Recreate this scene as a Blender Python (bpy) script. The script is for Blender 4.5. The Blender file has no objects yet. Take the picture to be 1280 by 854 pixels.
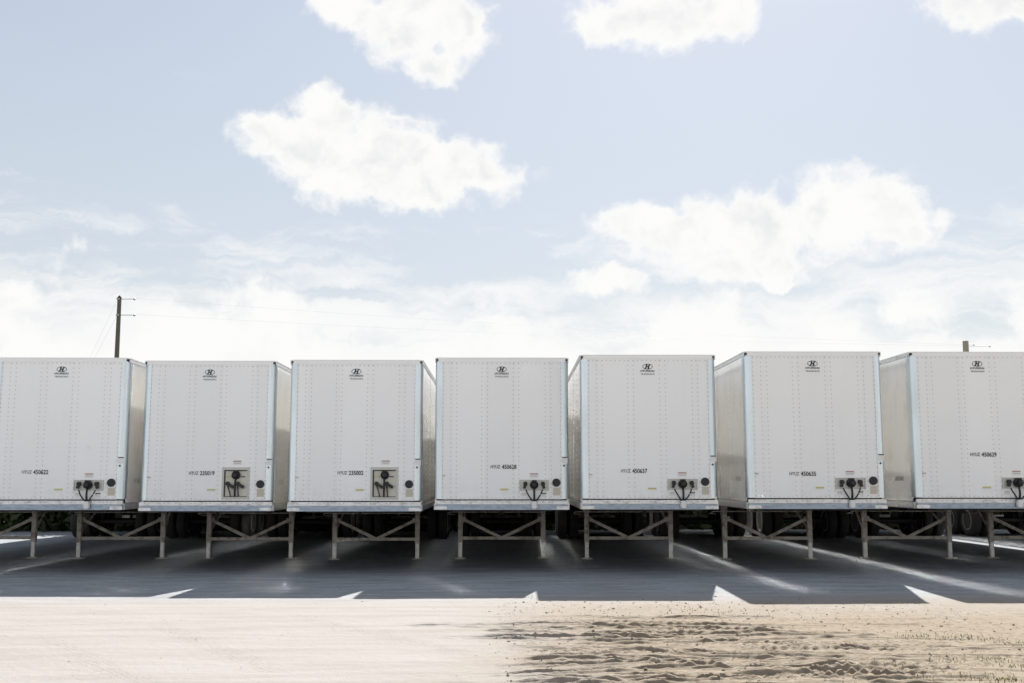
import bpy, bmesh, math, random
import numpy as np
from mathutils import Vector, Matrix
R = math.radians
random.seed(7); rng = np.random.default_rng(7)
scene = bpy.context.scene
C = scene.collection

# ---------------------------------------------------------------- camera
FPX, HX, HY, CAM_H = 1340.0, 620.0, 598.0, 1.81      # focal length in px of the 1280 px photo, vanishing point, eye height
PITCH = math.atan((HY-427)/FPX); YAW = R(0.848)
cam = bpy.data.cameras.new('camera'); cam_o = bpy.data.objects.new('camera', cam); C.objects.link(cam_o)
cam.sensor_width = 36; cam.lens = 36*FPX/1280; cam.clip_end = 20000; cam.clip_start = 0.1
cam_o.location = (0, 0, CAM_H)
cam_o.rotation_euler = (math.pi/2+PITCH, 0, -YAW)
scene.camera = cam_o

# ---------------------------------------------------------------- light and exposure
SUN_EL, SUN_AZ = R(43.6), R(13.0)                    # azimuth from +Y towards +X
scene.view_settings.view_transform = 'Standard'; scene.view_settings.look = 'None'
scene.view_settings.gamma = 1; scene.view_settings.exposure = 1.35
sun = bpy.data.lights.new('sun', 'SUN'); sun.energy = 4.3; sun.angle = R(0.53); sun.color = (1, .95, .88)
sun_o = bpy.data.objects.new('sun', sun); C.objects.link(sun_o)
sd = Vector((math.sin(SUN_AZ)*math.cos(SUN_EL), math.cos(SUN_AZ)*math.cos(SUN_EL), math.sin(SUN_EL)))
sun_o.rotation_euler = sd.to_track_quat('Z', 'Y').to_euler(); sun_o.location = (10, 40, 40)
SKY_STRENGTH = 0.051
scene.cycles.use_denoising = True; scene.cycles.use_adaptive_sampling = False
scene.cycles.max_bounces = 10; scene.cycles.diffuse_bounces = 4; scene.cycles.glossy_bounces = 6
scene.cycles.sample_clamp_indirect = 0.0; scene.cycles.blur_glossy = 0.0
scene.cycles.caustics_reflective = True; scene.cycles.use_guiding = True; scene.cycles.use_surface_guiding = True; scene.cycles.guiding_training_samples = 64; scene.cycles.surface_guiding_probability = 0.6

def pix_uv(px, py):
    """direction (azimuth from +Y, elevation) of a pixel of the photograph"""
    F = Vector((math.sin(YAW)*math.cos(PITCH), math.cos(YAW)*math.cos(PITCH), math.sin(PITCH)))
    Rt = Vector((math.cos(YAW), -math.sin(YAW), 0)); U = Rt.cross(F)
    v = (F + Rt*(px-640)/FPX - U*(py-427)/FPX).normalized()
    return math.atan2(v.x, v.y), math.asin(v.z)

class NT:
    def __init__(s, tree): s.t = tree; s.n = tree.nodes; s.l = tree.links
    def node(s, typ, **kw):
        n = s.n.new(typ)
        for k, v in kw.items(): setattr(n, k, v)
        return n
    def set(s, sock, v):
        if v is None: return
        if isinstance(v, bpy.types.NodeSocket): s.l.new(v, sock)
        else: sock.default_value = v
    def m(s, op, a, b=None, c=None, clamp=False):
        n = s.node('ShaderNodeMath', operation=op, use_clamp=clamp)
        for i, v in enumerate((a, b, c)): s.set(n.inputs[i], v)
        return n.outputs[0]
    def vm(s, op, a, b=None, c=None):
        n = s.node('ShaderNodeVectorMath', operation=op)
        for i, v in enumerate((a, b, c)): s.set(n.inputs[i], v)
        return n.outputs['Value'] if op in ('LENGTH', 'DOT_PRODUCT') else n.outputs[0]
    def ss(s, v, lo, hi, a=0.0, b=1.0, kind='SMOOTHSTEP'):
        n = s.node('ShaderNodeMapRange', interpolation_type=kind)
        s.set(n.inputs[0], v)
        for i, q in enumerate((lo, hi, a, b)): s.set(n.inputs[1+i], q)
        return n.outputs[0]
    def noise(s, vec, scale, detail=6, rough=.55, dist=0.0, out=0, lac=2.0):
        n = s.node('ShaderNodeTexNoise'); s.set(n.inputs['Vector'], vec)
        n.inputs['Scale'].default_value = scale; n.inputs['Detail'].default_value = detail
        n.inputs['Roughness'].default_value = rough; n.inputs['Distortion'].default_value = dist
        n.inputs['Lacunarity'].default_value = lac
        return n.outputs[out]
    def mix(s, f, a, b):
        n = s.node('ShaderNodeMix', data_type='RGBA')
        s.set(n.inputs[0], f); s.set(n.inputs[6], a); s.set(n.inputs[7], b)
        return n.outputs[2]

# ---------------------------------------------------------------- sky: Nishita air with a deck of fair weather clouds
def build_world():
    w = bpy.data.worlds.new('World'); scene.world = w; w.use_nodes = True
    t = NT(w.node_tree); t.n.clear()
    sky = t.node('ShaderNodeTexSky', sky_type='NISHITA'); sky.sun_disc = False
    sky.sun_elevation = SUN_EL; sky.sun_rotation = SUN_AZ; sky.air_density = 1.0; sky.dust_density = 0.6; sky.ozone_density = 1.0
    co = t.node('ShaderNodeTexCoord').outputs['Generated']
    sp = t.node('ShaderNodeSeparateXYZ'); t.l.new(co, sp.inputs[0])
    u = t.m('ARCTAN2', sp.outputs[0], sp.outputs[1]); v = t.m('ARCSINE', sp.outputs[2])
    cb = t.node('ShaderNodeCombineXYZ'); t.set(cb.inputs[0], u); t.set(cb.inputs[1], v); uv = cb.outputs[0]
    # warp: puffs
    wn = t.noise(co, 34, 5, .6, out=1)
    wv = t.vm('MULTIPLY_ADD', wn, (.030, .030, .03), (-.015, -.015, -.015))
    wn2 = t.noise(co, 9, 3, .5, out=1)
    wv2 = t.vm('MULTIPLY_ADD', wn2, (.05, .035, .03), (-.025, -.0175, -.015))
    uvw = t.vm('ADD', t.vm('ADD', uv, wv), wv2)
    px = 1/FPX
    # cumulus: (x, y, half width, half height) in photo pixels
    blobs = [(345,172,62,34),(405,150,45,44),(395,195,75,48),(470,200,105,60),(540,215,95,50),(595,215,62,44),(430,235,70,34),(520,245,60,28),
             (800,278,68,28),(870,290,95,42),(950,285,110,50),(1060,262,80,56),(1110,262,45,48),(1130,285,48,30),(930,330,110,26),(770,350,55,20),
             (440,5,60,32),(510,22,75,60),(570,35,48,48),(540,80,42,28),
             (760,22,60,34),(830,15,95,50),(900,15,52,36),(1225,8,60,36),(1270,-8,50,30),
             (8,368,34,24),(970,348,24,16)]
    # more of the same deck outside the frame, all round
    rb = random.Random(11)
    for k in range(34):
        az = rb.uniform(-math.pi, math.pi); el = rb.uniform(.10, 1.15)
        if abs(az-.02) < .80 and el < .66: continue
        s = rb.uniform(.10, .24)
        for q in range(2):
            a0 = az+rb.uniform(-.5,.5)*s/max(.3, math.cos(el)); e0 = el+rb.uniform(-.2,.2)*s
            blobs.append(('uv', a0, e0, s*rb.uniform(.6,1)/max(.3, math.cos(el)), s*rb.uniform(.28,.5)))
    best = None
    for b in blobs:
        if b[0] == 'uv': _, a, e, sx, sy = b
        else:
            a, e = pix_uv(b[0], b[1]); sx, sy = b[2]*px, b[3]*px
        q = t.vm('MULTIPLY_ADD', uvw, (1/sx, 1/sy, 0), (-a/sx, -e/sy, 0))
        d = t.vm('DOT_PRODUCT', q, q)
        best = d if best is None else t.m('MINIMUM', best, d)
    fine = t.noise(co, 60, 7, .62)
    fld = t.m('SUBTRACT', 1.0, t.m('SQRT', best))
    fld = t.m('ADD', fld, t.m('MULTIPLY', t.m('SUBTRACT', fine, .5), .58))
    puff = t.noise(uvw, 26, 3, .5); bil = t.m('ABSOLUTE', t.m('SUBTRACT', puff, .5))
    fld = t.m('ADD', fld, t.m('MULTIPLY_ADD', bil, -1.6, .14))
    cum = t.ss(fld, -.08, .46)
    # veil and low bank toward the horizon
    st = t.vm('MULTIPLY', uvw, (1.0, 5.0, 1.0))
    sn = t.noise(st, 5.5, 7, .6, .4)
    sn2 = t.noise(uvw, 11, 7, .6)
    lowv = t.ss(v, .10, .29, 1.0, 0.0, 'LINEAR')
    thr = t.m('MULTIPLY_ADD', lowv, -.43, .635)
    veil = t.m('MULTIPLY', t.ss(t.m('SUBTRACT', sn, thr), 0.0, .28), .85)
    thr2 = t.m('MULTIPLY_ADD', t.ss(v, .11, .26, 1.0, 0.0, 'LINEAR'), -.36, .72)
    bank = t.ss(t.m('SUBTRACT', sn2, thr2), 0.0, .16)
    inv = t.m('MULTIPLY', t.m('MULTIPLY', t.m('SUBTRACT', 1.0, cum), t.m('SUBTRACT', 1.0, veil)), t.m('SUBTRACT', 1.0, bank))
    alpha = t.m('SUBTRACT', 1.0, inv)
    alpha = t.m('MULTIPLY', alpha, t.ss(v, -.02, .0))
    # cloud body: thick parts greyer than thin bright rims
    thick = t.m('MULTIPLY', t.ss(fld, .25, .85), t.ss(t.noise(uvw, 22, 5, .55), .42, .68))
    CB = 0.385
    ccol = t.mix(thick, (CB, CB*.995, CB*.985, 1), (CB*.86, CB*.865, CB*.875, 1))
    # clouds facing the sun are lit from our side, those under it are seen from behind
    ds = t.vm('DOT_PRODUCT', co, tuple(sd)); cs = t.vm('SCALE', ccol); t.l.new(t.ss(ds, -.3, .6, 1.55, 1.0), cs.node.inputs['Scale']); ccol = cs
    skyc = t.vm('SCALE', sky.outputs[0]); 
    skyc_n = skyc.node; skyc_n.inputs['Scale'].default_value = SKY_STRENGTH
    # thin summer haze whitens the air a little
    haze = t.mix(t.ss(v, .0, .6, .85, .40, 'LINEAR'), skyc, (.268, .272, .272, 1))
    col = t.mix(alpha, haze, ccol)
    bg = t.node('ShaderNodeBackground'); t.l.new(col, bg.inputs[0]); bg.inputs[1].default_value = 1.0
    out = t.node('ShaderNodeOutputWorld'); t.l.new(bg.outputs[0], out.inputs[0])
build_world()

# ---------------------------------------------------------------- materials
def mat(name, base=(.5,.5,.5), rough=.5, metal=0.0, spec=.5, build=None):
    m = bpy.data.materials.new(name); m.use_nodes = True
    t = NT(m.node_tree); b = t.n['Principled BSDF']
    b.inputs['Base Color'].default_value = (*base, 1); b.inputs['Roughness'].default_value = rough
    b.inputs['Metallic'].default_value = metal; b.inputs['Specular IOR Level'].default_value = spec
    if build: build(t, b)
    return m
def bump(t, b, h, strength, dist):
    n = t.node('ShaderNodeBump'); n.inputs['Strength'].default_value = strength; n.inputs['Distance'].default_value = dist
    t.set(n.inputs['Height'], h); t.l.new(n.outputs[0], b.inputs['Normal'])
def oco(t): return t.node('ShaderNodeTexCoord').outputs['Object']
def gpos(t): return t.node('ShaderNodeNewGeometry').outputs['Position']

def paint_build(t, b):
    p = gpos(t); rnd = t.node('ShaderNodeObjectInfo').outputs['Random']
    k = t.ss(rnd, 0, 1, .97, 1.02, 'LINEAR')
    st = t.noise(t.vm('MULTIPLY', p, (14, 14, .8)), 1.0, 5, .6)
    dirt = t.m('MULTIPLY', t.ss(st, .52, .80), t.ss(t.noise(p, .9, 4), .40, .70))
    col = t.mix(t.m('MULTIPLY', dirt, .14), (.88, .885, .885, 1), (.60, .57, .52, 1))
    sp = t.node('ShaderNodeSeparateXYZ'); t.l.new(p, sp.inputs[0])
    low = t.m('MULTIPLY', t.ss(sp.outputs[2], 1.25, 1.95, 1.0, 0.0), t.ss(t.noise(p, 6, 6, .65), .40, .75))
    col = t.mix(t.m('MULTIPLY', low, .20), col, (.45, .40, .33, 1))
    c2 = t.vm('SCALE', col); t.l.new(k, c2.node.inputs['Scale'])
    t.l.new(c2, b.inputs['Base Color'])
    t.set(b.inputs['Roughness'], t.ss(t.noise(p, 3, 3), .3, .7, .16, .26))
    bump(t, b, t.noise(t.vm('MULTIPLY', p, (1.3, 1.3, .8)), 1.7, 2, .4), .35, .02)
M = {}
def side_build(t, b):
    p = gpos(t); n = t.noise(t.vm('MULTIPLY', p, (2, 2, .8)), 2.0, 5, .6)
    t.l.new(t.mix(t.ss(n, .45, .8), (.80, .795, .78, 1), (.66, .64, .58, 1)), b.inputs['Base Color'])
    b.inputs['Roughness'].default_value = .14
    bump(t, b, t.noise(p, .9, 1, .4), .08, .02)
M['side'] = mat('glossy_white_side_sheet', rough=.12, spec=1.0, metal=.38, build=side_build)
M['paint'] = mat('white_paint', rough=.2, build=paint_build)
def steel_build(t, b):
    p = gpos(t)
    n = t.noise(t.vm('MULTIPLY', p, (1, 1, .5)), 1.5, 2, .5)
    t.l.new(t.mix(t.ss(n, .40, .85), (.60, .67, .71, 1), (.56, .61, .64, 1)), b.inputs['Base Color'])  # blue of the reflected sky is tinted into the steel colour
    t.set(b.inputs['Roughness'], t.ss(n, .3, .7, .34, .38))
M['steel'] = mat('bright_corner_steel', metal=1.0, rough=.25, build=steel_build)
def alu_build(t, b):
    p = gpos(t)
    n = t.noise(t.vm('MULTIPLY', p, (3, 3, 6)), 3, 6, .65)
    t.l.new(t.mix(t.ss(n, .48, .78), (.64, .65, .66, 1), (.40, .38, .35, 1)), b.inputs['Base Color'])
    t.set(b.inputs['Roughness'], t.ss(n, .3, .7, .30, .55))
M['alu'] = mat('weathered_aluminium', metal=.75, rough=.4, build=alu_build)
def zinc_build(t, b):
    p = gpos(t); n = t.noise(t.vm('MULTIPLY', p, (2, 2, 5)), 4, 5, .6)
    t.l.new(t.mix(t.ss(n, .40, .70), (.33, .40, .49, 1), (.24, .28, .33, 1)), b.inputs['Base Color'])
M['zinc'] = mat('galvanised_rail', metal=.7, rough=.38, build=zinc_build)
def gear_build(t, b):
    p = gpos(t); n = t.noise(p, 7, 6, .65)
    t.l.new(t.mix(t.ss(n, .46, .66), (.42, .40, .36, 1), (.22, .175, .13, 1)), b.inputs['Base Color'])
M['gear'] = mat('dusty_grey_gear_paint', rough=.65, build=gear_build)
def inner_build(t, b):
    n = t.noise(gpos(t), 9, 5, .6)
    t.l.new(t.mix(t.ss(n, .5, .75), (.62, .61, .59, 1), (.36, .33, .29, 1)), b.inputs['Base Color'])
M['inner'] = mat('zinc_plated_inner_leg', metal=.35, rough=.45, build=inner_build)
M['dark'] = mat('black_undercarriage', (.022, .021, .020), .75)
M['rubber'] = mat('black_rubber', (.014, .014, .015), .55)
M['tyre'] = mat('tyre_rubber', (.022, .021, .020), .8)
M['rim'] = mat('white_steel_rim', (.78, .76, .72), .35, .15)
M['rivet'] = mat('rivet_metal', (.50, .50, .50), .45, .6)
M['ink'] = mat('black_print', (.02, .02, .024), .5)
M['navy'] = mat('navy_print', (.012, .022, .035), .5)
M['label'] = mat('white_label', (.74, .74, .72), .5)
M['red'] = mat('red_print', (.40, .19, .15), .5)
M['yellow'] = mat('yellow_label', (.55, .52, .16), .5)
M['greyprint'] = mat('grey_print', (.42, .41, .42), .6)
M['tan'] = mat('faded_tan_label', (.62, .56, .44), .6)
M['plate'] = mat('connector_plate_grey', (.50, .50, .47), .45, .4)
M['boxin'] = mat('cream_box_lining', (.62, .60, .52), .5)
M['roof'] = mat('roof_sheet', (.62, .63, .64), .4, .5)
M['tail'] = mat('red_lens', (.35, .02, .015), .3)
M['amber'] = mat('amber_lens', (.55, .20, .02), .3)
def wood_build(t, b):
    p = gpos(t); n = t.noise(t.vm('MULTIPLY', p, (9, 9, .5)), 2, 6, .6)
    t.l.new(t.mix(n, (.05, .052, .035, 1), (.13, .12, .085, 1)), b.inputs['Base Color'])
M['wood'] = mat('weathered_pole_wood', rough=.85, build=wood_build)
def wood2_build(t, b):
    p = gpos(t); n = t.noise(t.vm('MULTIPLY', p, (9, 9, .5)), 2, 6, .6)
    t.l.new(t.mix(n, (.20, .165, .12, 1), (.36, .31, .24, 1)), b.inputs['Base Color'])
M['wood2'] = mat('dry_tan_pole_wood', rough=.85, build=wood2_build)
M['wire'] = mat('grey_cable', (.5, .5, .51), .5)
M['porcelain'] = mat('grey_insulator', (.30, .30, .31), .3)

# ---------------------------------------------------------------- mesh helpers
class MB:
    def __init__(s): s.v = []; s.f = []
    def add(s, vs, fs):
        o = len(s.v); s.v += [tuple(x) for x in vs]; s.f += [tuple(i+o for i in f) for f in fs]; return s
    def box(s, x0, x1, y0, y1, z0, z1):
        return s.add([(x0,y0,z0),(x1,y0,z0),(x1,y1,z0),(x0,y1,z0),(x0,y0,z1),(x1,y0,z1),(x1,y1,z1),(x0,y1,z1)],
                     [(0,3,2,1),(4,5,6,7),(0,1,5,4),(1,2,6,5),(2,3,7,6),(3,0,4,7)])
    def bar(s, a, b, w, d, up=(0,1,0)):
        a = Vector(a); b = Vector(b); t = (b-a).normalized(); U = Vector(up); S = t.cross(U).normalized(); U = S.cross(t)
        vs = [p+S*(sx*w/2)+U*(sy*d/2) for p in (a, b) for sx, sy in ((-1,-1),(1,-1),(1,1),(-1,1))]
        return s.add(vs, [(0,1,2,3),(7,6,5,4),(0,4,5,1),(1,5,6,2),(2,6,7,3),(3,7,4,0)])
    def tube(s, pts, r, n=8, cap=True):
        P = [Vector(p) for p in pts]; rr = r if isinstance(r, (list, tuple)) else [r]*len(P)
        vs = []; ref = Vector((0.13, .31, .94))
        for i, p in enumerate(P):
            t = (P[min(i+1, len(P)-1)]-P[max(i-1, 0)]).normalized()
            a = t.cross(ref if abs(t.dot(ref)) < .9 else Vector((1,0,0))).normalized(); b = t.cross(a)
            vs += [p+(a*math.cos(2*math.pi*k/n)+b*math.sin(2*math.pi*k/n))*rr[i] for k in range(n)]
        fs = [(i*n+k, i*n+(k+1)%n, (i+1)*n+(k+1)%n, (i+1)*n+k) for i in range(len(P)-1) for k in range(n)]
        if cap: fs += [tuple(range(n-1, -1, -1)), tuple((len(P)-1)*n+k for k in range(n))]
        return s.add(vs, fs)
    def lathe(s, prof, c, axis='y', n=24):
        """prof: (distance along axis, radius)"""
        vs = []
        for d, r in prof:
            for k in range(n):
                a = 2*math.pi*k/n; q, w = r*math.cos(a), r*math.sin(a)
                vs.append({'y': (c[0]+q, c[1]+d, c[2]+w), 'x': (c[0]+d, c[1]+q, c[2]+w), 'z': (c[0]+q, c[1]+w, c[2]+d)}[axis])
        m = len(prof)
        fs = [(i*n+k, i*n+(k+1)%n, (i+1)*n+(k+1)%n, (i+1)*n+k) for i in range(m-1) for k in range(n)]
        fs += [tuple(range(n)), tuple((m-1)*n+k for k in range(n-1, -1, -1))]
        return s.add(vs, fs)
    def mesh(s, name, material, smooth=False, bevel=0.0):
        me = bpy.data.meshes.new(name); me.from_pydata(s.v, [], s.f)
        bm = bmesh.new(); bm.from_mesh(me); bmesh.ops.recalc_face_normals(bm, faces=bm.faces)
        if bevel: bmesh.ops.bevel(bm, geom=bm.edges[:], offset=bevel, segments=2, affect='EDGES', clamp_overlap=True)
        bm.to_mesh(me); bm.free()
        me.materials.append(material)
        if smooth:
            me.polygons.foreach_set('use_smooth', [True]*len(me.polygons))
            try: me.set_sharp_from_angle(angle=R(35))
            except Exception: pass
        return me
def put(name, me, parent=None, loc=(0,0,0)):
    o = bpy.data.objects.new(name, me); C.objects.link(o); o.parent = parent; o.location = loc; return o
def tag(o, label=None, cat=None, group=None, kind=None):
    for k, v in (('label', label), ('category', cat), ('group', group), ('kind', kind)):
        if v: o[k] = v
    return o

# ---------------------------------------------------------------- ground
def vnoise(x, y, seed):
    xi = np.floor(x).astype(np.int64); yi = np.floor(y).astype(np.int64); fx = x-xi; fy = y-yi
    def h(a, b):
        n = (a*374761393 + b*668265263 + seed*1442695041) & 0x7fffffff
        n = ((n ^ (n >> 13))*1274126177) & 0x7fffffff
        return ((n ^ (n >> 16)) & 0xffff)/65535.0
    sx = fx*fx*(3-2*fx); sy = fy*fy*(3-2*fy)
    a = h(xi, yi)*(1-sx)+h(xi+1, yi)*sx; b = h(xi, yi+1)*(1-sx)+h(xi+1, yi+1)*sx
    return a*(1-sy)+b*sy
def fbm(x, y, seed, oct=5, g=.5):
    s = 0; a = 1; n = 0
    for i in range(oct): s = s+a*vnoise(x*2**i, y*2**i, seed+i); n += a; a *= g
    return s/n
def sstep(a, b, x): t = np.clip((x-a)/(b-a), 0, 1); return t*t*(3-2*t)
GX = np.array([-60,-14,-11,-8.4,-5.7,-2.7,.1,2.9,6,9.1,12,60]); GZ = np.array([0,0,0,0,-.030,-.030,.002,.020,.040,.045,.04,.04])
def base_z(x, y): return np.interp(x, GX, GZ)*sstep(15, 20, y)
# tyre ruts: (x of centre, y of centre, slope, curvature, half width, depth, half length, tread)
RUTS = []
rr = random.Random(5)
for k in range(64):
    RUTS.append((rr.uniform(-.2, 4.8), rr.uniform(9.3, 14.6), rr.uniform(-.30, .22), rr.uniform(-.06, .05), rr.uniform(.045, .10), rr.uniform(.008, .028), rr.uniform(.6, 2.6), False))
for (cx, cy, sl, cu) in ((3.6,12.15,-.03,-.02),(3.7,11.80,-.04,-.02),(1.5,13.9,-.10,.02),(1.4,12.9,.02,-.03),(4.6,14.1,-.02,.03),(4.3,10.9,.30,.02),(4.0,10.5,.26,.02),(2.6,13.2,.16,-.04),(.9,11.6,-.12,.05),(3.0,10.2,.05,.03)):
    RUTS.append((cx, cy, sl, cu, .13, .009, rr.uniform(1.2, 2.2), True))
def rough_mask(X, Y):
    mr = sstep(-.55, .75, X+(fbm(X*.8, Y*.8, 90, 3)-.5)*2.6+(fbm(X*3, Y*4, 93, 3)-.5)*1.2)*sstep(16.2, 13.4, Y+(fbm(X*.5, Y*.5, 91, 3)-.5)*3)
    return mr*(1-.45*sstep(2.8, 4.8, X+(Y-11)*.25))
def ground_z(X, Y):
    shp = np.shape(X); X = np.ravel(np.asarray(X, float)); Y = np.ravel(np.asarray(Y, float))
    z = base_z(X, Y)
    z = z + (fbm(X*9, Y*9, 20, 4)-.5)*.006*sstep(24, 15, Y) + (fbm(X*.45, Y*.45, 25, 3)-.5)*.02*sstep(22, 14, Y)
    # faint tread lines in the packed pale part
    for (cx, cy, sl) in ((-3.2, 12.2, -1.5), (-1.6, 13.2, -1.3), (-3.9, 10.9, -1.35)):
        d = (Y-(cy+sl*(X-cx)))/np.sqrt(1+sl*sl)
        z = z + .006*np.exp(-(d/.16)**4)*np.sign(np.sin(d*2*math.pi/.06))*sstep(1.5, .8, np.abs(X-cx))
    i = np.where((X > -2.5) & (X < 9) & (Y > 8) & (Y < 18))[0]
    if len(i):
        x, y = X[i], Y[i]; mr = rough_mask(x, y)
        q = (fbm(x*11, y*13, 22, 4, .6)-.5)*.020 + (fbm(x*.9+.25*y, y*3.2, 31, 5, .55)-.5)*.030
        for sc, am, sd_ in ((1.3, .011, 71), (2.6, .011, 75), (5.5, .009, 79)):     # broken wheel-thrown ridges
            wob = (fbm(x*.7*sc, y*.7*sc, sd_+2, 3)-.5)*1.8
            rd = 1-np.abs(2*fbm(x*.55*sc+.12*y, y*2.6*sc+wob, sd_, 3, .5)-1)
            q = q + am*np.clip(rd-.80, 0, 1)/.20*sstep(.40, .60, fbm(x*.9*sc, y*1.5*sc, sd_+5, 2))
        q = q*mr
        wig = (fbm(x*2.2, y*2.2, 55, 3)-.5)*.10
        for (cx, cy, sl, cu, hw, dp, hl, tread) in RUTS:
            dx = x-cx; d = (y+wig-(cy+sl*dx+cu*dx*dx))/hw
            m = np.where((np.abs(d) < 3.2) & (np.abs(dx) < hl))[0]
            if not len(m): continue
            dm = d[m]; xm = dx[m]; al = sstep(hl, hl*.6, np.abs(xm))
            if tread:
                prof = -.5*np.exp(-(dm/1.0)**8) + .9*np.exp(-(dm/1.0)**8)*np.sign(np.sin(xm*2*math.pi/.115+np.abs(dm)*2.6)) + .5*np.exp(-((np.abs(dm)-1.25)/.25)**2)
                al = al*(.45+.55*mr[m])*sstep(-.4, .4, x[m])
            else:
                prof = -np.exp(-(dm/.9)**8) + .8*np.exp(-((np.abs(dm)-1.25)/.30)**2); al = al*mr[m]
            q[m] = q[m] + al*dp*prof
        z[i] += q
    return z.reshape(shp)
def axis(*segs):
    a = []
    for lo, hi, st in segs: a.append(np.arange(lo, hi, st))
    return np.concatenate(a)
def geo(start, end, n): return np.geomspace(start, end, n)
def build_ground():
    xs = np.concatenate([-geo(14, 6000, 26)[::-1], axis((-13.5,-7,.25),(-7,-.6,.04),(-.6,6.2,.020),(6.2,7.2,.1),(7.2,16,.2)), geo(16, 6000, 26)])
    ys = np.concatenate([-geo(1, 6000, 22)[::-1], axis((-.5,8.6,.3),(8.6,9.4,.1),(9.4,14.6,.0155),(14.6,17.5,.05),(17.5,26,.14),(26,48,.5)), geo(48, 8000, 26)])
    X, Y = np.meshgrid(xs, ys); Z = ground_z(X, Y)
    nx, ny = len(xs), len(ys)
    co = np.stack([X, Y, Z], -1).reshape(-1, 3).astype(np.float32)
    i = np.arange(nx*ny).reshape(ny, nx)
    q = np.stack([i[:-1,:-1], i[:-1,1:], i[1:,1:], i[1:,:-1]], -1).reshape(-1, 4)
    me = bpy.data.meshes.new('ground')
    me.vertices.add(len(co)); me.vertices.foreach_set('co', co.ravel())
    me.loops.add(q.size); me.loops.foreach_set('vertex_index', q.ravel().astype(np.int32))
    me.polygons.add(len(q)); me.polygons.foreach_set('loop_start', np.arange(0, q.size, 4, dtype=np.int32))
    me.update(calc_edges=True); me.polygons.foreach_set('use_smooth', [True]*len(q))
    def gb(t, b):
        p = gpos(t); sp = t.node('ShaderNodeSeparateXYZ'); t.l.new(p, sp.inputs[0]); x, y = sp.outputs[0], sp.outputs[1]
        n1 = t.noise(p, .7, 5, .6); n2 = t.noise(p, 9, 8, .65); n3 = t.noise(p, 60, 4, .6)
        streak = t.noise(t.vm('MULTIPLY', p, (.5, 3.2, 1)), 1.0, 6, .6)
        pale = t.mix(t.ss(streak, .35, .70), (.290, .277, .268, 1), (.252, .238, .225, 1))
        sand = t.mix(t.ss(n2, .34, .68), (.248, .211, .166, 1), (.182, .150, .113, 1))
        dark_streaks = t.ss(t.noise(t.vm('MULTIPLY', p, (1.1, 5.5, 1)), 1.6, 7, .68), .55, .72)
        sand = t.mix(t.m('MULTIPLY', dark_streaks, .40), sand, (.105, .078, .052, 1))  # darker brown streaks, stretched crosswise, mixed into the sand
        xr = t.m('ADD', x, t.m('MULTIPLY', t.m('SUBTRACT', n1, .5), 2.4))
        yr = t.m('ADD', y, t.m('MULTIPLY', t.m('SUBTRACT', n1, .5), 5.0))
        f = t.m('MULTIPLY', t.ss(xr, -1.1, 1.7), t.ss(yr, 13.5, 17.5, 1.0, .25))
        col = t.mix(f, pale, sand)
        lot = t.mix(t.ss(t.noise(t.vm('MULTIPLY', p, (.6, 2.5, 1)), 1.4, 7, .62), .36, .66), (.298, .328, .362, 1), (.205, .224, .247, 1))  # grey lot ground, with the blue of its shade tinted into the colour
        lot = t.mix(t.m('MULTIPLY', t.ss(t.noise(t.vm('MULTIPLY', p, (1, 1.6, 1)), 7, 8, .72), .50, .68), .55), lot, (.115, .115, .12, 1))
        lot = t.mix(t.m('MULTIPLY', t.ss(t.noise(t.vm('MULTIPLY', p, (.35, 2.2, 1)), 2.2, 5, .6, .6), .55, .70), .5), lot, (.36, .36, .36, 1))
        col = t.mix(t.ss(t.m('ADD', y, t.m('MULTIPLY', t.m('SUBTRACT', n2, .5), 1.6)), 15.6, 17.8, 0, .85), col, lot)
        spk = t.ss(n3, .66, .78)
        col = t.mix(t.m('MULTIPLY', spk, .35), col, (.11, .095, .08, 1))
        t.l.new(col, b.inputs['Base Color'])
        bump(t, b, t.m('ADD', t.m('MULTIPLY', n3, .35), n2), 1.0, .016)
    me.materials.append(mat('pale_sand_lot', rough=.95, spec=.15, build=gb))
    o = put('ground', me); tag(o, kind='structure'); return o
build_ground()

# ---------------------------------------------------------------- box trailer prototype meshes (local: front at y=0, ground z=0)
W2, LEN, ZB, ZT = 1.30, 16.15, 1.205, 4.15
FR = .11                                     # front corner radius
PZ0, PZ1 = 1.405, 4.075                      # front panel bottom and top
posts = [-W2+.365, -W2+.965, -W2+1.577, -W2+2.20]
edges = [-W2+.135] + posts + [W2-.135]
ME = {}
P = []      # list of (part name, mesh, [sub-parts]) that every trailer has
def part(name, me, subs=(), loc=(0,0,0)): P.append((name, me, list(subs), loc))

def rivet(mb, c, nrm, r=.0105, h=.0055):
    c = Vector(c); n = Vector(nrm); a = Vector((0,0,1)); b = n.cross(a)
    vs = [c+(a*math.cos(k*math.pi/3)+b*math.sin(k*math.pi/3))*r for k in range(6)]
    vs += [c+n*h+(a*math.cos(k*math.pi/3)+b*math.sin(k*math.pi/3))*r*.55 for k in range(6)]
    mb.add(vs, [(k, (k+1)%6, 6+(k+1)%6, 6+k) for k in range(6)]+[(6,7,8,9,10,11)])

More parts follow.
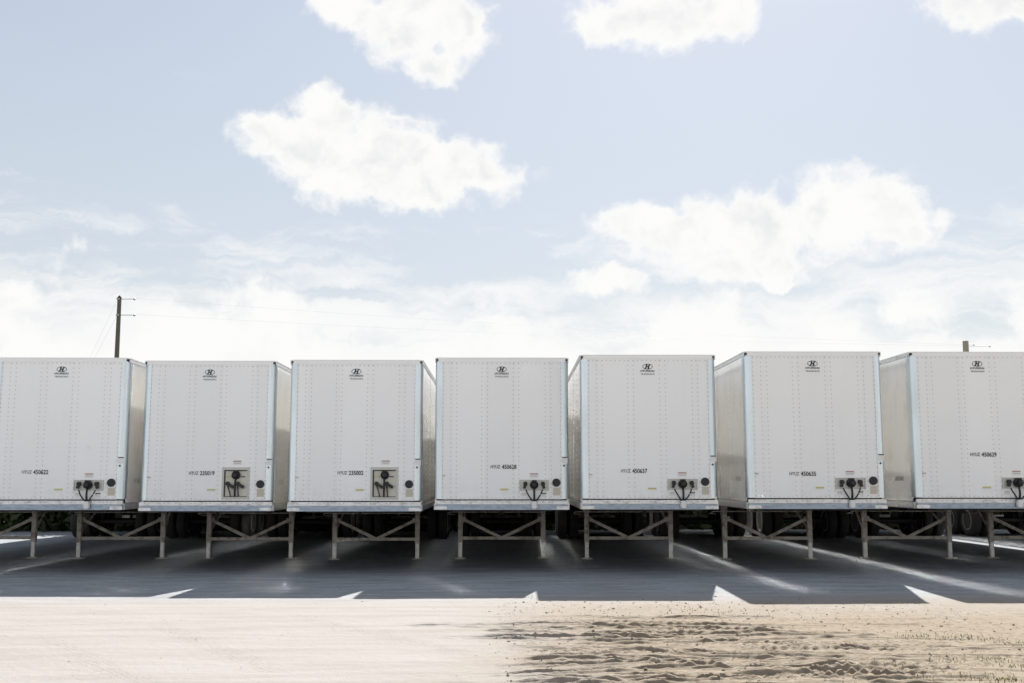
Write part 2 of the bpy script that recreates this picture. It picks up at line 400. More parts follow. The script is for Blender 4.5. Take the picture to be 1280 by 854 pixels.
def build_trailer_parts():
    # front skin: five sheets, alternately lapped 2 mm
    for i in range(5):
        y = 0.0 if i % 2 == 0 else -.0035
        x0, x1 = edges[i], edges[i+1]
        x0 -= .012 if i % 2 else 0; x1 += .012 if i % 2 else 0
        part('front_panel', MB().box(x0, x1, y, y+.03, PZ0, PZ1).mesh('front_panel', M['paint'], bevel=.0012))
    # rounded bright corner posts
    for s in (-1, 1):
        mb = MB(); n = 10; prof = [(W2-.145, -.006)]
        for k in range(n+1):
            a = math.pi/2*k/n; prof.append((W2-FR+FR*math.sin(a), FR-.006-FR*math.cos(a)))
        prof.append((W2, .19))
        inner = [(x-.02 if i > len(prof)//2 else x, y+.02) for i, (x, y) in enumerate(prof)]
        vs = [(s*x, y, z) for z in (ZB+.205, ZT-.072) for x, y in prof]
        m = len(prof); mb.add(vs, [(k, k+1, m+k+1, m+k) for k in range(m-1)])
        part('corner_post', mb.mesh('corner_post', M['steel'], smooth=True))
    # top rails with a lip
    mb = MB().box(-W2+.03, W2-.03, -.010, .06, ZT-.075, ZT-.012).box(-W2+.02, W2-.02, -.016, .07, ZT-.012, ZT+.006)
    part('front_top_rail', mb.mesh('front_top_rail', M['paint'], bevel=.003))
    for s in (-1, 1):
        a, b = sorted((s*(W2-.012), s*(W2+.008)))
        mb = MB().box(a, b, .02, LEN-.05, ZT-.085, ZT-.02)
        a, b = sorted((s*(W2-.05), s*(W2+.013))); mb.box(a, b, .03, LEN-.05, ZT-.02, ZT+.002)
        part('side_top_rail', mb.mesh('side_top_rail', M['alu'], bevel=.003))
        a, b = sorted((s*(W2-.055), s*(W2-.022)))
        part('corner_cap', MB().box(a, b, -.020, .05, ZT-.062, ZT-.022).mesh('corner_cap', M['dark'], bevel=.004))
    mb = MB(); nseg = 8
    prof = [(-W2+.05+(2*W2-.1)*k/nseg, ZT-.012+.018*math.sin(math.pi*k/nseg)) for k in range(nseg+1)]
    vs = [(x, y, z) for y in (.07, LEN-.06) for x, z in prof]
    mb.add(vs, [(k, k+1, nseg+2+k, nseg+1+k) for k in range(nseg)])
    part('roof', mb.mesh('roof', M['roof'], smooth=True))
    # front bottom rail: riveted strip, lower step, end plates
    part('front_bottom_rail', MB().box(-W2+.01, W2-.01, -.012, .05, ZB+.105, ZB+.178).mesh('front_bottom_rail', M['alu'], bevel=.004))
    mb = MB().box(-W2+.02, W2-.02, -.030, .04, ZB+.068, ZB+.101).box(-W2+.20, W2-.20, -.020, .04, ZB+.032, ZB+.066).box(-W2+.02, W2-.02, -.034, .04, ZB, ZB+.030)
    part('front_bumper', mb.mesh('front_bumper', M['zinc'], bevel=.005))
    for s in (-1, 1):
        a, b = sorted((s*(W2-.005), s*(W2-.245)))
        part('bumper_end_plate', MB().box(a, b, -.040, .05, ZB+.004, ZB+.066).mesh('bumper_end_plate', M['alu'], bevel=.006))
    # side sheets, 13 each side
    pw = (LEN-.19-.06)/13
    for s in (-1, 1):
        a, b = sorted((s*(W2-.03), s*(W2-.001)))
        me = MB().box(a, b, 0, pw-.006, ZB+.13, ZT-.087).mesh('side_panel', M['side'], bevel=.0012)
        for k in range(13): part('side_panel', me, loc=(-s*.003*(k % 2), .19+k*pw, 0))
        a, b = sorted((s*(W2-.05), s*(W2+.012)))
        part('side_bottom_rail', MB().box(a, b, .06, LEN-.05, ZB, ZB+.122).mesh('side_bottom_rail', M['alu'], bevel=.004))
    # rivets
    mb = MB(); st = .086
    zs = np.arange(PZ0+.05, PZ1-.02, st)
    lines = [-W2+.155, W2-.155]
    for q in posts: lines += [q-.055, q+.055]
    for k, x in enumerate(lines):
        for z in zs: rivet(mb, (x, -.0036, z), (0,-1,0))
    for x in np.arange(-W2+.16, W2-.15, st):
        rivet(mb, (x, -.0036, PZ1-.028), (0,-1,0)); rivet(mb, (x, -.0036, PZ0+.022), (0,-1,0), .009)
    for x in np.arange(-W2+.12, W2-.1, .30):
        for dx in (0, .075): rivet(mb, (x+dx, -.012, ZB+.150), (0,-1,0), .015, .010)
    for s in (-1, 1):
        for k in range(14):
            for dy in (-.05, .05):
                y = .19+k*pw+dy
                if not .1 < y < LEN-.1: continue
                for z in np.arange(ZB+.17, ZT-.11, .11): rivet(mb, (s*(W2-.0015), y, z), (s,0,0))
    me = mb.mesh('rivet_rows', M['rivet'])
    P.append(('rivet_rows', me, [], (0,0,0), 'stuff'))
    # underside
    part('floor', MB().box(-W2+.06, W2-.06, .06, LEN-.05, ZB+.10, ZB+.118).mesh('floor', M['dark']))
    mb = MB()
    for y in np.arange(.35, LEN-.2, .305): mb.box(-W2+.05, W2-.05, y-.025, y+.025, ZB-.005, ZB+.098)
    P.append(('crossmembers', mb.mesh('crossmembers', M['dark']), [], (0,0,0), 'stuff'))
    part('coupler_plate', MB().box(-.95, .95, .08, 1.75, ZB-.03, ZB-.008).mesh('coupler_plate', M['dark'], bevel=.004))
    part('king_pin', MB().lathe([(-.12,.03),(-.115,.045),(-.09,.045),(-.085,.03),(-.03,.037)], (0,.92,ZB), 'z', 14).mesh('king_pin', M['dark'], smooth=True))
    # landing gear
    LY = 3.95; LX = .945
    for s in (-1, 1):
        x = s*LX
        leg = MB().box(x-.052, x+.052, LY-.052, LY+.052, .36, ZB-.004).box(x-.07, x+.07, LY-.03, LY+.10, ZB-.16, ZB-.003)
        leg.box(x-.045, x+.045, LY-.075, LY-.05, ZB-.24, ZB-.10)
        inn = MB().box(x-.042, x+.042, LY-.042, LY+.042, .030, .40)
        shoe = MB().box(x-.12, x+.12, LY-.11, LY+.11, -.012, .022).box(x-.05, x+.05, LY-.03, LY+.03, .022, .060)
        bolts = [('bolt', MB().lathe([(-.012,.012),(0,.012)], (x, LY-.075, z), 'y', 6).mesh('bolt', M['dark'])) for z in (ZB-.20, ZB-.13)]
        part('landing_leg', leg.mesh('landing_leg', M['gear'], bevel=.006),
             [('inner_leg', inn.mesh('inner_leg', M['inner'], bevel=.005)), ('sand_shoe', shoe.mesh('sand_shoe', M['gear'], bevel=.006))]+bolts)
        br = MB().bar((x-s*.075, LY-.005, .875), (s*.02, LY-.005, .47), .068, .045)
        gus = MB().box(min(x-s*.05, x-s*.12), max(x-s*.05, x-s*.12), LY-.02, LY+.02, .82, .93)
        part('diagonal_brace', br.mesh('diagonal_brace', M['gear'], bevel=.004), [('gusset', gus.mesh('gusset', M['gear'], bevel=.004))])
        bk = MB().bar((x, LY+.05, .62), (x-s*.12, LY+1.05, ZB-.01), .045, .045)
        part('rear_strut', bk.mesh('rear_strut', M['gear'], bevel=.004))
    part('cross_brace', MB().box(-LX+.05, LX-.05, LY-.033, LY+.033, .422, .490).mesh('cross_brace', M['gear'], bevel=.005))
    part('gear_shaft', MB().tube([(-LX+.05, LY-.02, 1.04), (LX-.05, LY-.02, 1.04)], .013, 8).mesh('gear_shaft', M['gear'], smooth=True))
    part('crank_handle', MB().tube([(-LX-.06, LY, 1.04), (-LX-.25, LY, 1.04), (-LX-.27, LY, 1.02), (-LX-.27, LY+.30, .98), (-LX-.24, LY+.32, .98), (-LX-.13, LY+.32, .98)], .011, 8).mesh('crank_handle', M['gear'], smooth=True))
    # rear end
    for s in (-1, 1):
        a, b = sorted((s*.012, s*(W2-.07)))
        part('rear_door', MB().box(a, b, LEN-.055, LEN-.01, ZB+.14, ZT-.14).mesh('rear_door', M['paint'], bevel=.004),
             [('lock_rod', MB().tube([(s*.35, LEN+.015, ZB+.1), (s*.35, LEN+.015, ZT-.1)], .014, 8).mesh('lock_rod', M['inner'], smooth=True))])
        a, b = sorted((s*(W2-.068), s*(W2+.004)))
        part('rear_post', MB().box(a, b, LEN-.048, LEN, ZB-.02, ZT).mesh('rear_post', M['alu'], bevel=.004))
        part('mud_flap', MB().box(s*.98-.30, s*.98+.30, 14.5, 14.51, .30, ZB-.02).mesh('mud_flap', M['rubber']))
        part('tail_lamp', MB().lathe([(0,.055),(.02,.05),(.028,.02)], (s*1.0, LEN, ZB+.05), 'y', 16).mesh('tail_lamp', M['tail'], smooth=True))
    part('rear_sill', MB().box(-W2+.07, W2-.07, LEN-.05, LEN-.002, ZB-.02, ZB+.135).box(-W2+.07, W2-.07, LEN-.05, LEN-.002, ZT-.135, ZT).mesh('rear_sill', M['alu'], bevel=.004))
    part('rear_guard', MB().box(-1.2, 1.2, LEN-.16, LEN-.06, .46, .56).box(-.62, -.52, LEN-.15, LEN-.07, .56, ZB).box(.52, .62, LEN-.15, LEN-.07, .56, ZB).mesh('rear_guard', M['gear'], bevel=.006))
build_trailer_parts()

def bogie_parts():
    out = []
    out.append(('bogie_frame', MB().box(-.55, -.45, -1.7, 1.7, ZB-.28, ZB-.10).box(.45, .55, -1.7, 1.7, ZB-.28, ZB-.10).box(-.45, .45, -.06, .06, ZB-.30, ZB-.16).mesh('bogie_frame', M['dark'], bevel=.006), [], (0,0,0)))
    ax = MB().tube([(-1.0,0,.50),(1.0,0,.50)], .065, 12).mesh('axle', M['dark'], smooth=True)
    ty = MB().lathe([(-.13,.29),(-.135,.33),(-.13,.44),(-.10,.492),(-.05,.502),(.05,.502),(.10,.492),(.13,.44),(.135,.33),(.13,.29)], (0,0,0), 'x', 32)
    for (g) in (-.05, 0, .05): pass
    tyre = ty.mesh('tyre', M['tyre'], smooth=True)
    def rimmesh(s):
        mb = MB(); n = 32
        prof = [(.128,.305),(.132,.285),(.11,.275),(.05,.262),(.02,.21),(.015,.15),(.06,.10),(.10,.09),(.105,.05),(.105,.0)]
        vs = [(s*d, r*math.cos(2*math.pi*k/n), r*math.sin(2*math.pi*k/n)) for d, r in prof for k in range(n)]
        mb.add(vs, [(i*n+k, i*n+(k+1)%n, (i+1)*n+(k+1)%n, (i+1)*n+k) for i in range(len(prof)-1) for k in range(n)])
        for k in range(10):
            a = 2*math.pi*k/10; mb.lathe([(0,.014),(s*.05,.014)], (s*.02, .175*math.cos(a), .175*math.sin(a)), 'x', 6)
        return mb.mesh('rim', M['rim'], smooth=True)
    rims = {s: rimmesh(s) for s in (-1, 1)}
    hub = MB().lathe([(-.10,.06),(.10,.06)], (0,0,0), 'x', 12).mesh('wheel', M['dark'])
    for y in (-.62, .62):
        out.append(('axle', ax, [], (0, y, 0)))
        for s in (-1, 1):
            out.append(('wheel', hub, [('tyre', tyre), ('rim', rims[s])], (s*1.14, y, .502)))
            out.append(('wheel', hub, [('tyre', tyre), ('rim', rims[-s])], (s*.80, y, .502)))
    return out
BOGIE = bogie_parts()

# --- print and fittings
def text_mesh(s, width, height, material, name, bold=0.0, spacing=1.0):
    cu = bpy.data.curves.new('txt', 'FONT'); cu.body = s; cu.size = 1; cu.offset = bold; cu.space_character = spacing; cu.resolution_u = 3
    o = bpy.data.objects.new('txt', cu); C.objects.link(o)
    dg = bpy.context.evaluated_depsgraph_get(); me = bpy.data.meshes.new_from_object(o.evaluated_get(dg))
    bpy.data.objects.remove(o); bpy.data.curves.remove(cu)
    n = len(me.vertices); co = np.empty(n*3, np.float32); me.vertices.foreach_get('co', co); co = co.reshape(-1, 3)
    lo = co.min(0); hi = co.max(0)
    q = np.zeros_like(co); q[:,0] = (co[:,0]-lo[0])/(hi[0]-lo[0])*width; q[:,2] = (co[:,1]-lo[1])/(hi[1]-lo[1])*height
    me.vertices.foreach_set('co', q.ravel()); me.name = name
    me.materials.clear(); me.materials.append(material); me.update(); return me
def emblem_mesh():
    mb = MB(); n = 40; a, b = .098, .054
    def el(f, k): 
        t = 2*math.pi*k/n; return (a*f*math.cos(t), 0, b*(1-(1-f)*1.6)*math.sin(t))
    mb.add([el(1, k) for k in range(n)]+[el(.90, k) for k in range(n)], [(k, (k+1)%n, n+(k+1)%n, n+k) for k in range(n)])
    def stroke(x0, flip):       # a leaning, curved, tapering upright
        vs = []; m = 8
        for k in range(m+1):
            u = k/m; z = -.047+.094*u; x = x0+.030*(u-.5)+flip*.012*math.sin(math.pi*u)
            w = .012+.010*abs(u-.5)
            vs += [(x-w, -.0008, z), (x+w, -.0008, z)]
        mb.add(vs, [(2*k, 2*k+1, 2*k+3, 2*k+2) for k in range(m)])
    stroke(-.034, 1); stroke(.034, -1)
    mb.add([(-.034,-.0016,-.012),(.034,-.0016,-.004),(.034,-.0016,.012),(-.034,-.0016,.004)], [(0,1,2,3)])
    return mb.mesh('emblem', M['navy'])
ME['emblem'] = emblem_mesh()
ME['name1'] = text_mesh('HYUNDAI', .265, .040, M['navy'], 'maker_name', .03, 1.1)
ME['name2'] = text_mesh('TRANSLEAD', .265, .030, M['navy'], 'division_name', .01, 1.15)
ME['prefix'] = text_mesh('HYUZ', .185, .066, M['ink'], 'owner_code', .012)
def flat(name, w, h, m, t=.0015): return MB().box(-w/2, w/2, -t, 0, -h/2, h/2).mesh(name, m)
ME['warn'] = flat('warning_label', .17, .085, M['label']); ME['warnbar'] = flat('label_print', .155, .018, M['red'], .0012)
ME['warntext'] = flat('label_print', .13, .010, M['greyprint'], .0012)
ME['yl'] = flat('yellow_sticker', .17, .05, M['label']); ME['ylbar'] = flat('label_print', .15, .026, M['yellow'], .0012)
ME['tagl'] = flat('data_label', .10, .065, M['label']); ME['tagbar'] = flat('label_print', .10, .018, M['ink'], .0012)
ME['ctag'] = flat('corner_label', .11, .12, M['label']); ME['cbar'] = flat('label_print', .105, .020, M['ink'], .0012)
ME['cdot'] = MB().lathe([(-.008,.02),(0,.02)], (0,0,0), 'y', 12).mesh('marker_stud', M['ink'])
ME['cert'] = flat('certificate_label', .14, .15, M['tan']); ME['certline'] = flat('label_print', .12, .008, M['greyprint'], .0012)
vm_ = MB().lathe([(-.022,.070),(-.022,.078),(0,.080)], (0,0,0), 'y', 28)
vm_.lathe([(-.012,.066),(0,.066)], (0,0,0), 'y', 24)
for k in range(-2, 3): vm_.box(-.055, .055, -.020, -.013, k*.024-.006, k*.024+.006)
ME['vent'] = vm_.mesh('document_canister', M['rubber'], smooth=True)
ME['marker'] = MB().box(-.02, .02, -.03, 0, -.012, .012).lathe([(-.035,.010),(0,.010)], (-.035,0,0), 'y', 10).mesh('marker_bracket', M['plate'], bevel=.002)
# fitting A: wide plate with seven pin socket, two glad hands, cords to a holder
ME['plateA'] = MB().box(-.27, .27, -.014, 0, -.10, .10).box(-.285, -.262, -.028, 0, -.105, .105).box(.262, .285, -.028, 0, -.105, .105).box(-.26, .26, -.024, -.010, .090, .104).mesh('connector_plate', M['plate'], bevel=.003)
def socket_mesh():
    mb = MB().lathe([(-.10,.052),(-.11,.066),(-.08,.078),(-.03,.080),(0,.084)], (0,0,0), 'y', 24)
    mb.lathe([(-.16,.030),(-.14,.048),(-.10,.048)], (0,0,-.004), 'y', 18).box(-.045, .045, -.095, -.02, .06, .092)
    return mb.mesh('electrical_socket', M['rubber'], smooth=True)
ME['socket'] = socket_mesh()
def gh_mesh(s):
    mb = MB().lathe([(-.075,.030),(-.07,.040),(-.03,.042),(0,.036)], (0,0,.012), 'y', 16)
    mb.bar((0,-.05,0), (s*.022,-.06,-.075), .05, .045).box(-.03, .03, -.05, -.01, .02, .055)
    return mb.mesh('glad_hand', M['rubber'], smooth=True, bevel=0)
ME['gh'] = {s: gh_mesh(s) for s in (-1, 1)}
ZH = ZB+.165; ZC = 1.676
def hoseA(x0, z0, r, x1):
    pts = []
    for k in range(11):
        u = k/10; x = x0+(x1-x0)*(u**1.25); z = z0+(ZH-.01-z0)*(u**.9); y = -.075-.03*math.sin(math.pi*u)+.02*u
        pts.append((x, y, z))
    pts.append((x1, -.055, ZH-.05))
    return MB().tube(pts, r, 8).mesh('hose', M['rubber'], smooth=True)
ME['hA'] = [hoseA(-.158, -.085+ZC, .0135, -.020), hoseA(.0, -.07+ZC, .021, .0), hoseA(.158, -.085+ZC, .0135, .020)]
ME['holder'] = MB().box(-.045, .045, -.075, -.01, -.07, .07).box(-.058, -.046, -.06, -.01, -.06, .02).box(.046, .058, -.06, -.01, -.06, .02).mesh('hose_holder', M['label'], bevel=.006)
# fitting B: recessed box with frame
BW, BH = .268, .31
mb = MB().box(-BW, BW, -.020, 0, BH-.055, BH).box(-BW, BW, -.020, 0, -BH, -BH+.045).box(-BW, -BW+.045, -.020, 0, -BH+.046, BH-.056).box(BW-.045, BW, -.020, 0, -BH+.046, BH-.056)
ME['frameB'] = mb.mesh('connector_box', M['plate'], bevel=.003)
ME['liningB'] = MB().box(-BW+.046, BW-.046, -.0075, -.004, -BH+.046, BH-.056).mesh('box_lining', M['boxin'])
mb = MB().box(-BW+.044, BW-.044, -.030, -.008, BH-.072, BH-.054).box(-BW+.044, -BW+.066, -.030, -.008, -BH+.046, BH-.073).box(-BW+.067, BW-.044, -.030, -.008, -BH+.044, -BH+.055)
ME['gasketB'] = mb.mesh('box_gasket', M['rubber'], bevel=.002)
def ghB(s):
    mb = MB().lathe([(-.075,.026),(-.07,.038),(-.03,.042),(0,.034)], (-.045,0,.022), 'y', 16).bar((-.045,-.055,.02), (.075,-.055,-.055), .055, .05)
    return mb.mesh('glad_hand', M['rubber'], smooth=True)
ME['ghB'] = ghB(1)
def hoseB(x0, z0, x1, r):
    pts = [(x0+(x1-x0)*math.sin(u*math.pi/2), -.05-.02*math.sin(math.pi*u), z0+(-BH+.05-z0)*u) for u in [k/8 for k in range(9)]]
    return MB().tube(pts, r, 8).mesh('hose', M['rubber'], smooth=True)
ME['hB'] = [hoseB(-.145, -.05, -.085, .012), hoseB(.005, .09, .0, .020), hoseB(.055, -.05, .070, .012)]
ME['lblB'] = flat('yellow_sticker', .10, .020, M['yellow']); ME['lblB2'] = flat('data_label', .09, .020, M['ink'])

NUM = {}
def trailer(x, y, z, yaw, number, tx, tz, kind, label, bogie=12.8, sidetext=True):
    root = bpy.data.objects.new('box_trailer', None); C.objects.link(root); root.empty_display_size = .5
    root.location = (x, y, z); root.rotation_euler = (0, 0, yaw)
    tag(root, label, 'trailer', 'white box trailers parked side by side')
    for e in P:
        o = put(e[0], e[1], root, e[3])
        if len(e) > 4: o['kind'] = e[4]
        for n, me in e[2]: put(n, me, o)
    for n, me, subs, loc in BOGIE:
        o = put(n, me, root, (loc[0], loc[1]+bogie, loc[2]))
        for n2, me2 in subs: put(n2, me2, o)
    yf = -.0040
    if number:
        em = put('emblem', ME['emblem'], root, (-.005, yf-.002, 3.926))
        put('maker_name', ME['name1'], root, (-.138, yf-.0018, 3.822)); put('division_name', ME['name2'], root, (-.138, yf-.0018, 3.766))
        put('owner_code', ME['prefix'], root, (tx, yf-.0018, tz-.033))
        nm = text_mesh(number, .285, .085, M['ink'], 'trailer_number', .022)
        put('trailer_number', nm, root, (tx+.215, yf-.0018, tz-.043))
        for s in (-1, 1):
            o = put('side_number', text_mesh('HYUZ '+number, .42, .085, M['ink'], 'side_number', .015), root, (s*(W2+.0015), .55 if s > 0 else .97, 1.72))
            o.rotation_euler = (0, 0, s*math.pi/2)
    fx = .625
    put('document_canister', ME['vent'], root, (1.055, yf, 1.725))
    o = put('certificate_label', ME['cert'], root, (1.06, yf, 1.555))
    for k in range(4): put('label_print', ME['certline'], o, (0, -.0018, .05-.03*k))
    o = put('corner_label', ME['ctag'], root, (1.222, -.0075, 2.155)); put('label_print', ME['cbar'], o, (0, -.0018, .055))
    put('marker_stud', ME['cdot'], root, (1.205, -.0065, 2.05))
    put('marker_bracket', ME['marker'], root, (-1.11, yf, 1.86))
    if kind == 'A':
        pl = put('connector_plate', ME['plateA'], root, (fx, yf, ZC))
        put('electrical_socket', ME['socket'], pl, (0, -.012, .005))
        for s in (-1, 1): put('glad_hand', ME['gh'][s], pl, (s*-.0+s*.17, -.012, .012))
        for h in ME['hA']: put('hose', h, root, (fx, 0, 0))
        put('hose_holder', ME['holder'], root, (fx, -.03, ZB+.095))
        o = put('warning_label', ME['warn'], root, (fx, yf, 1.865)); put('label_print', ME['warnbar'], o, (0, -.0018, .028)); put('label_print', ME['warntext'], o, (0, -.0018, -.012))
        o = put('yellow_sticker', ME['yl'], root, (.05, yf, 1.59)); put('label_print', ME['ylbar'], o, (0, -.0018, .008))
        o = put('data_label', ME['tagl'], root, (.81, yf, 1.495)); put('label_print', ME['tagbar'], o, (0, -.0018, .022))
        o = put('data_label', ME['tagl'], root, (.42, yf, 1.495)); put('label_print', ME['warntext'], o, (-.0, -.0018, .016)).scale = (.6, 1, 1)
    else:
        bx, bz = .575, 1.745
        bo = put('connector_box', ME['frameB'], root, (bx, yf, bz))
        put('box_lining', ME['liningB'], bo); put('box_gasket', ME['gasketB'], bo)
        put('electrical_socket', ME['socket'], bo, (.01, -.008, .155))
        for gx in (-.10, .10): put('glad_hand', ME['ghB'], bo, (gx, -.008, -.03))
        for h in ME['hB']: put('hose', h, bo)
        put('yellow_sticker', ME['lblB'], bo, (-.135, -.008, .125)); put('data_label', ME['lblB2'], bo, (.14, -.008, .125))
        o = put('warning_label', ME['warn'], root, (bx+.02, yf, 2.145)); put('label_print', ME['warnbar'], o, (0, -.0018, .028)); put('label_print', ME['warntext'], o, (0, -.0018, -.012))
        o = put('yellow_sticker', ME['yl'], root, (.10, yf, 1.61)); put('label_print', ME['ylbar'], o, (0, -.0018, .008))
    return root

def gz0(x): return float(np.interp(x, GX, GZ))
ROW = [  # x centre, front y, yaw deg, number, text x, text z, fitting, label
 (-11.55, 21.2, 0.0, None, 0, 0, 'A', 'white box trailer at the row end, only its landing leg showing beside trailer 450622'),
 (-8.49, 21.0, .8, '450622', -.66, 1.93, 'A', 'white box trailer numbered 450622 with hanging hoses, in front of the dark utility pole'),
 (-5.67, 21.25, 0.0, '235019', -.345, 1.94, 'B', 'white box trailer numbered 235019 with framed connector box, parked next to trailer 450622'),
 (-2.745, 21.05, 0.0, '235002', -.335, 1.945, 'B', 'white box trailer numbered 235002 with framed connector box, its neighbour 450628 having loose hoses'),
 (.112, 20.9, -.3, '450628', -.215, 2.03, 'A', 'white box trailer numbered 450628 with hanging hoses, between trailers 235002 and 450637'),
 (2.92, 20.52, -1.0, '450637', -.54, 1.93, 'A', 'white box trailer numbered 450637 with hanging hoses, wide gap separating it from trailer 450635'),
 (5.99, 20.1, -.4, '450635', -.51, 1.855, 'A', 'white box trailer numbered 450635, its number placed low near the bottom, hanging hoses'),
 (9.15, 20.15, 0.0, '450629', -.23, 2.21, 'A', 'white box trailer numbered 450629 with its number set high, tan pole top above it'),
 (12.05, 20.3, 0.0, None, 0, 0, 'A', 'white box trailer past trailer 450629, only its landing legs in view'),
 (15.75, 20.0, 0.0, None, 0, 0, 'A', 'white box trailer at the far row end, only a wheel rim in view'),
]
for i, (x, y, yw, num, tx, tz, k, lab) in enumerate(ROW):
    trailer(x, y, gz0(x), R(yw), num, tx, tz, k, lab, bogie=(13.8 if i == 9 else 12.8))

# ---------------------------------------------------------------- utility poles and wires (about 60 m away)
def at(px, py, Y):
    a, e = pix_uv(px, py); return Vector((Y*math.tan(a), Y, CAM_H+math.tan(e)*Y/math.cos(a)))
PY = 62.0
def pole(px, py, material, r0, r1, label, peak):
    top = at(px, py, PY); root = bpy.data.objects.new('utility_pole', None); C.objects.link(root); root.location = (top.x, PY, 0)
    tag(root, label, 'pole', 'utility poles behind the trailers')
    n = 6; pts = [(0, 0, -.3+(top.z-peak+.3)*k/n) for k in range(n+1)]; rad = [r0+(r1-r0)*k/n for k in range(n+1)]
    put('shaft', MB().tube(pts, rad, 14).mesh('shaft', material, smooth=True), root)
    if peak: put('pole_cap', MB().lathe([(0, r1*1.12), (peak*.4, r1*1.0), (peak, .03)], (0,0,top.z-peak), 'z', 12).mesh('pole_cap', M['dark'], smooth=True), root)
    return root, top
pl, ptop = pole(149.6, 369.5, M['wood'], .18, .115, 'tall dark wooden utility pole with two side brackets behind trailer 450622', .16)
pr, qtop = pole(1206.8, 426.5, M['wood2'], .20, .165, 'tan wooden utility pole top showing above trailer 450629', 0.0)
wire_ends = []
for py in (374.0, 394.0):
    h = at(151, py, PY).z; x1 = at(168, py, PY).x-ptop.x
    br = put('bracket', MB().tube([(.08,0,h), (x1-.12,0,h)], .022, 8).box(-.13, .05, -.13, .13, h-.05, h+.05).mesh('bracket', M['porcelain'], smooth=False), pl)
    put('insulator', MB().lathe([(-.07,.03),(-.06,.06),(-.02,.07),(0,.05),(.03,.07),(.07,.04)], (x1,0,h), 'x', 12).mesh('insulator', M['porcelain'], smooth=True), br)
    wire_ends.append(Vector((ptop.x+x1, PY, h+.05)))
right_ends = []
for px, py in ((1217, 431.5), (1237, 433.5)):
    e = at(px, py, PY)
    br = put('bracket', MB().tube([(.1,0,e.z-qtop.z+qtop.z), (e.x-qtop.x-.1,0,e.z)], .005, 6).mesh('bracket', M['porcelain']), pr)
    put('insulator', MB().lathe([(-.05,.015),(-.03,.035),(.03,.035),(.05,.02)], (e.x-qtop.x,0,e.z), 'x', 12).mesh('insulator', M['porcelain'], smooth=True), br)
    right_ends.append(e)
for i, (a, b) in enumerate(zip(wire_ends, right_ends)):
    pts = [a.lerp(b, k/24)-Vector((0,0,.30*math.sin(math.pi*k/24))) for k in range(25)]
    o = put('overhead_wire', MB().tube(pts, .0035, 5).mesh('overhead_wire', M['wire'], smooth=True))
    tag(o, ['thin overhead wire from the upper bracket of the dark utility pole', 'thin overhead wire from the lower bracket of the dark utility pole'][i], 'wire')
for i, (h, gx) in enumerate(((374, 112), (394, 118))):
    a = Vector((ptop.x-.1, PY, at(150, h, PY).z)); b2 = at(gx, 448, PY); d = (b2-a); b2 = a+d*(a.z/(a.z-b2.z))
    o = put('guy_wire', MB().tube([a, b2], .0045, 5).mesh('guy_wire', M['wire']))
    tag(o, ['thin guy wire running down from the top of the dark utility pole', 'thin guy wire running down from the lower bracket height of the dark utility pole'][i], 'wire')

# ---------------------------------------------------------------- thicket behind the trailers, weeds, clods
def leaf_mesh(name, centers, sizes, material, seed, flat_=False):
    r = np.random.default_rng(seed); n = len(centers)
    d = r.normal(size=(n,3)); d /= np.linalg.norm(d, axis=1)[:,None]
    e = np.cross(d, r.normal(size=(n,3))); e /= np.linalg.norm(e, axis=1)[:,None]
    s = sizes[:,None]
    v = np.stack([centers-d*s, centers+e*s*.45, centers+d*s, centers-e*s*.45], 1).reshape(-1,3).astype(np.float32)
    me = bpy.data.meshes.new(name); me.vertices.add(4*n); me.vertices.foreach_set('co', v.ravel())
    me.loops.add(4*n); me.loops.foreach_set('vertex_index', np.arange(4*n, dtype=np.int32))
    me.polygons.add(n); me.polygons.foreach_set('loop_start', np.arange(0, 4*n, 4, dtype=np.int32)); me.update(calc_edges=True)
    me.materials.append(material); return me
def leaf_mat(name, a, b):
    def bd(t, bs):
        n = t.noise(gpos(t), 1.2, 4); t.l.new(t.mix(t.ss(n, .35, .65), (*a, 1), (*b, 1)), bs.inputs['Base Color'])
    return mat(name, rough=.6, spec=.25, build=bd)
M['leaf'] = leaf_mat('thicket_leaf', (.020, .030, .010), (.045, .060, .020))
n = 110000
cx = rng.uniform(-34, 34, n); cy = 38.6+rng.normal(0, .55, n); hh = 3.6+1.2*(fbm(cx*.35, cx*0, 60, 4)-.5)*2
cz = rng.uniform(0, 1, n)**1.3*hh
tag(put('thicket', leaf_mesh('thicket', np.stack([cx, cy, cz], 1), rng.uniform(.10, .24, n), M['leaf'], 3)), 'dark green thicket behind the parked trailers', 'thicket', kind='stuff')

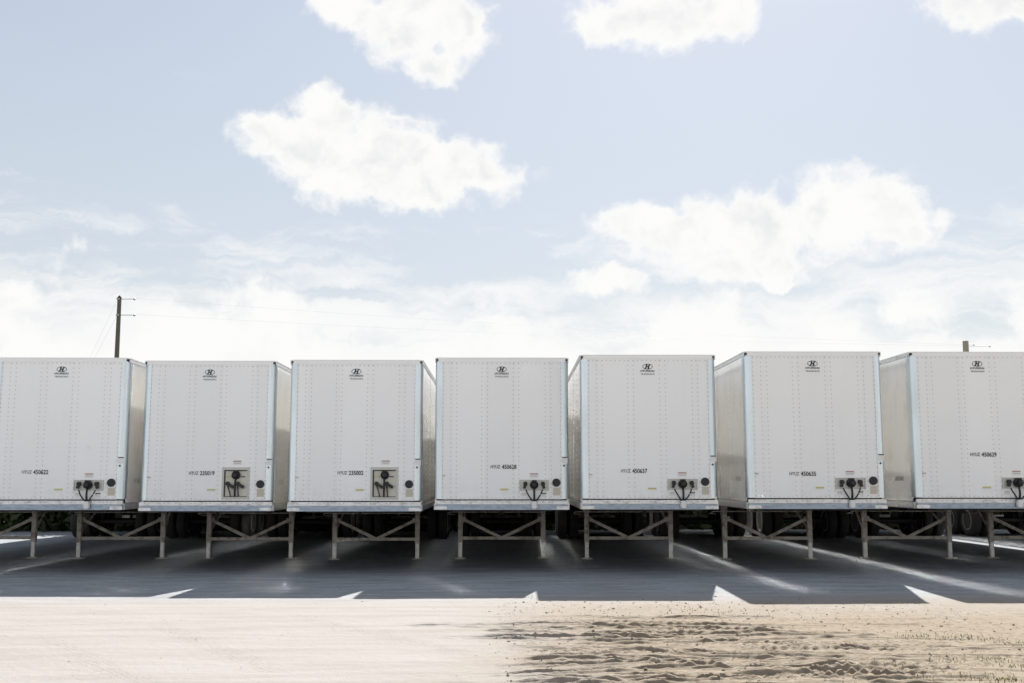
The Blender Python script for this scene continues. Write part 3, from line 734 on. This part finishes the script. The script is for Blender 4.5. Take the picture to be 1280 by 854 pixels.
M['grass'] = leaf_mat('weed_blade', (.16, .17, .05), (.30, .27, .10))
def ground_at(px, py):
    a, e = pix_uv(px, py); d = -CAM_H/math.tan(e); return d*math.sin(a), d*math.cos(a)
tufts = [(1232,848,.30,160),(1255,850,.25,120),(1190,797,.35,120),(1145,797,.30,90),(1240,800,.2,60),(1275,806,.2,90),(1235,824,.25,90),(1180,826,.2,40),(870,764,.5,60),(905,768,.5,50),(645,746,.35,50),(1275,834,.2,90),(860,787,.25,35),(1150,851,.2,50),(958,789,.2,20),(1125,832,.2,30)]
bv = []; bf = []
rt = random.Random(9)
for (px, py, rad, cnt) in tufts:
    x0, y0 = ground_at(px, py)
    for k in range(int(cnt*.7)):
        c0 = rt.choice((-.6,-.1,.35,.5)); x = x0+c0*rad+rt.gauss(0, rad*.22); y = y0+c0*rad*.7*rt.choice((-1,1))+rt.gauss(0, rad*.3); z = float(ground_z(np.array([x]), np.array([y]))[0])
        h = rt.uniform(.010, .036); a = rt.uniform(0, 6.283); lx, ly = math.cos(a), math.sin(a); w = .004
        o = len(bv); le = rt.uniform(.3, 1.1)*h
        bv += [(x-ly*w, y+lx*w, z-.004), (x+ly*w, y-lx*w, z-.004), (x+ly*w*.7+lx*le*.4, y-lx*w*.7+ly*le*.4, z+h*.65), (x-ly*w*.7+lx*le*.4, y+lx*w*.7+ly*le*.4, z+h*.65), (x+lx*le, y+ly*le, z+h)]
        bf += [(o, o+1, o+2, o+3), (o+3, o+2, o+4)]
me = bpy.data.meshes.new('weeds'); me.from_pydata(bv, [], bf); me.materials.append(M['grass'])
tag(put('weeds', me), 'sparse yellow green weeds in the rutted sand', 'weeds', kind='stuff')

# clods and pebbles
def clods():
    vs = []; fs = []; r = np.random.default_rng(21); n = 2400
    x = np.where(r.random(n) < .94, r.uniform(.0, 6.5, n), r.uniform(-6, .5, n)); y = r.uniform(9.2, 16.2, n)
    m = 700; x = np.concatenate([x, r.uniform(-11, 11, m)]); y = np.concatenate([y, r.uniform(16.2, 25, m)])
    z = ground_z(x, y); s = np.clip(r.lognormal(-5.2, .5, n+m), .003, .022)*np.where(x < -.3, .6, 1)
    oc = np.array([(1,0,0),(0,1,0),(-1,0,0),(0,-1,0),(0,0,.8),(0,0,-.6),(.6,.6,.3),(-.6,.5,.35),(.5,-.7,.3),(-.6,-.6,.25)])
    tri = [(4,6,7),(4,7,9),(4,9,8),(4,8,6),(6,0,1),(6,1,7),(7,1,2),(7,2,9),(9,2,3),(9,3,8),(8,3,0),(8,0,6)]
    for k in range(n+m):
        a = r.uniform(0, 6.28); c, q = math.cos(a), math.sin(a); o = oc*s[k]*r.uniform(.7, 1.3, (10,1)); o[:,0] *= 1.3
        o2 = np.stack([o[:,0]*c-o[:,1]*q, o[:,0]*q+o[:,1]*c, o[:,2]], 1)+(x[k], y[k], z[k]+s[k]*.15)
        b = len(vs); vs += o2.tolist(); fs += [(i+b, j+b, l+b) for i, j, l in tri]
    me = bpy.data.meshes.new('clods'); me.from_pydata(vs, [], fs)
    def cb(t, b):
        nn = t.noise(gpos(t), 25, 2); t.l.new(t.mix(nn, (.23, .195, .155, 1), (.14, .115, .09, 1)), b.inputs['Base Color'])
    me.materials.append(mat('clod_earth', rough=.95, spec=.1, build=cb))
    tag(put('clods', me), 'small clods and pebbles strewn over the sandy lot', 'pebbles', kind='stuff')
clods()
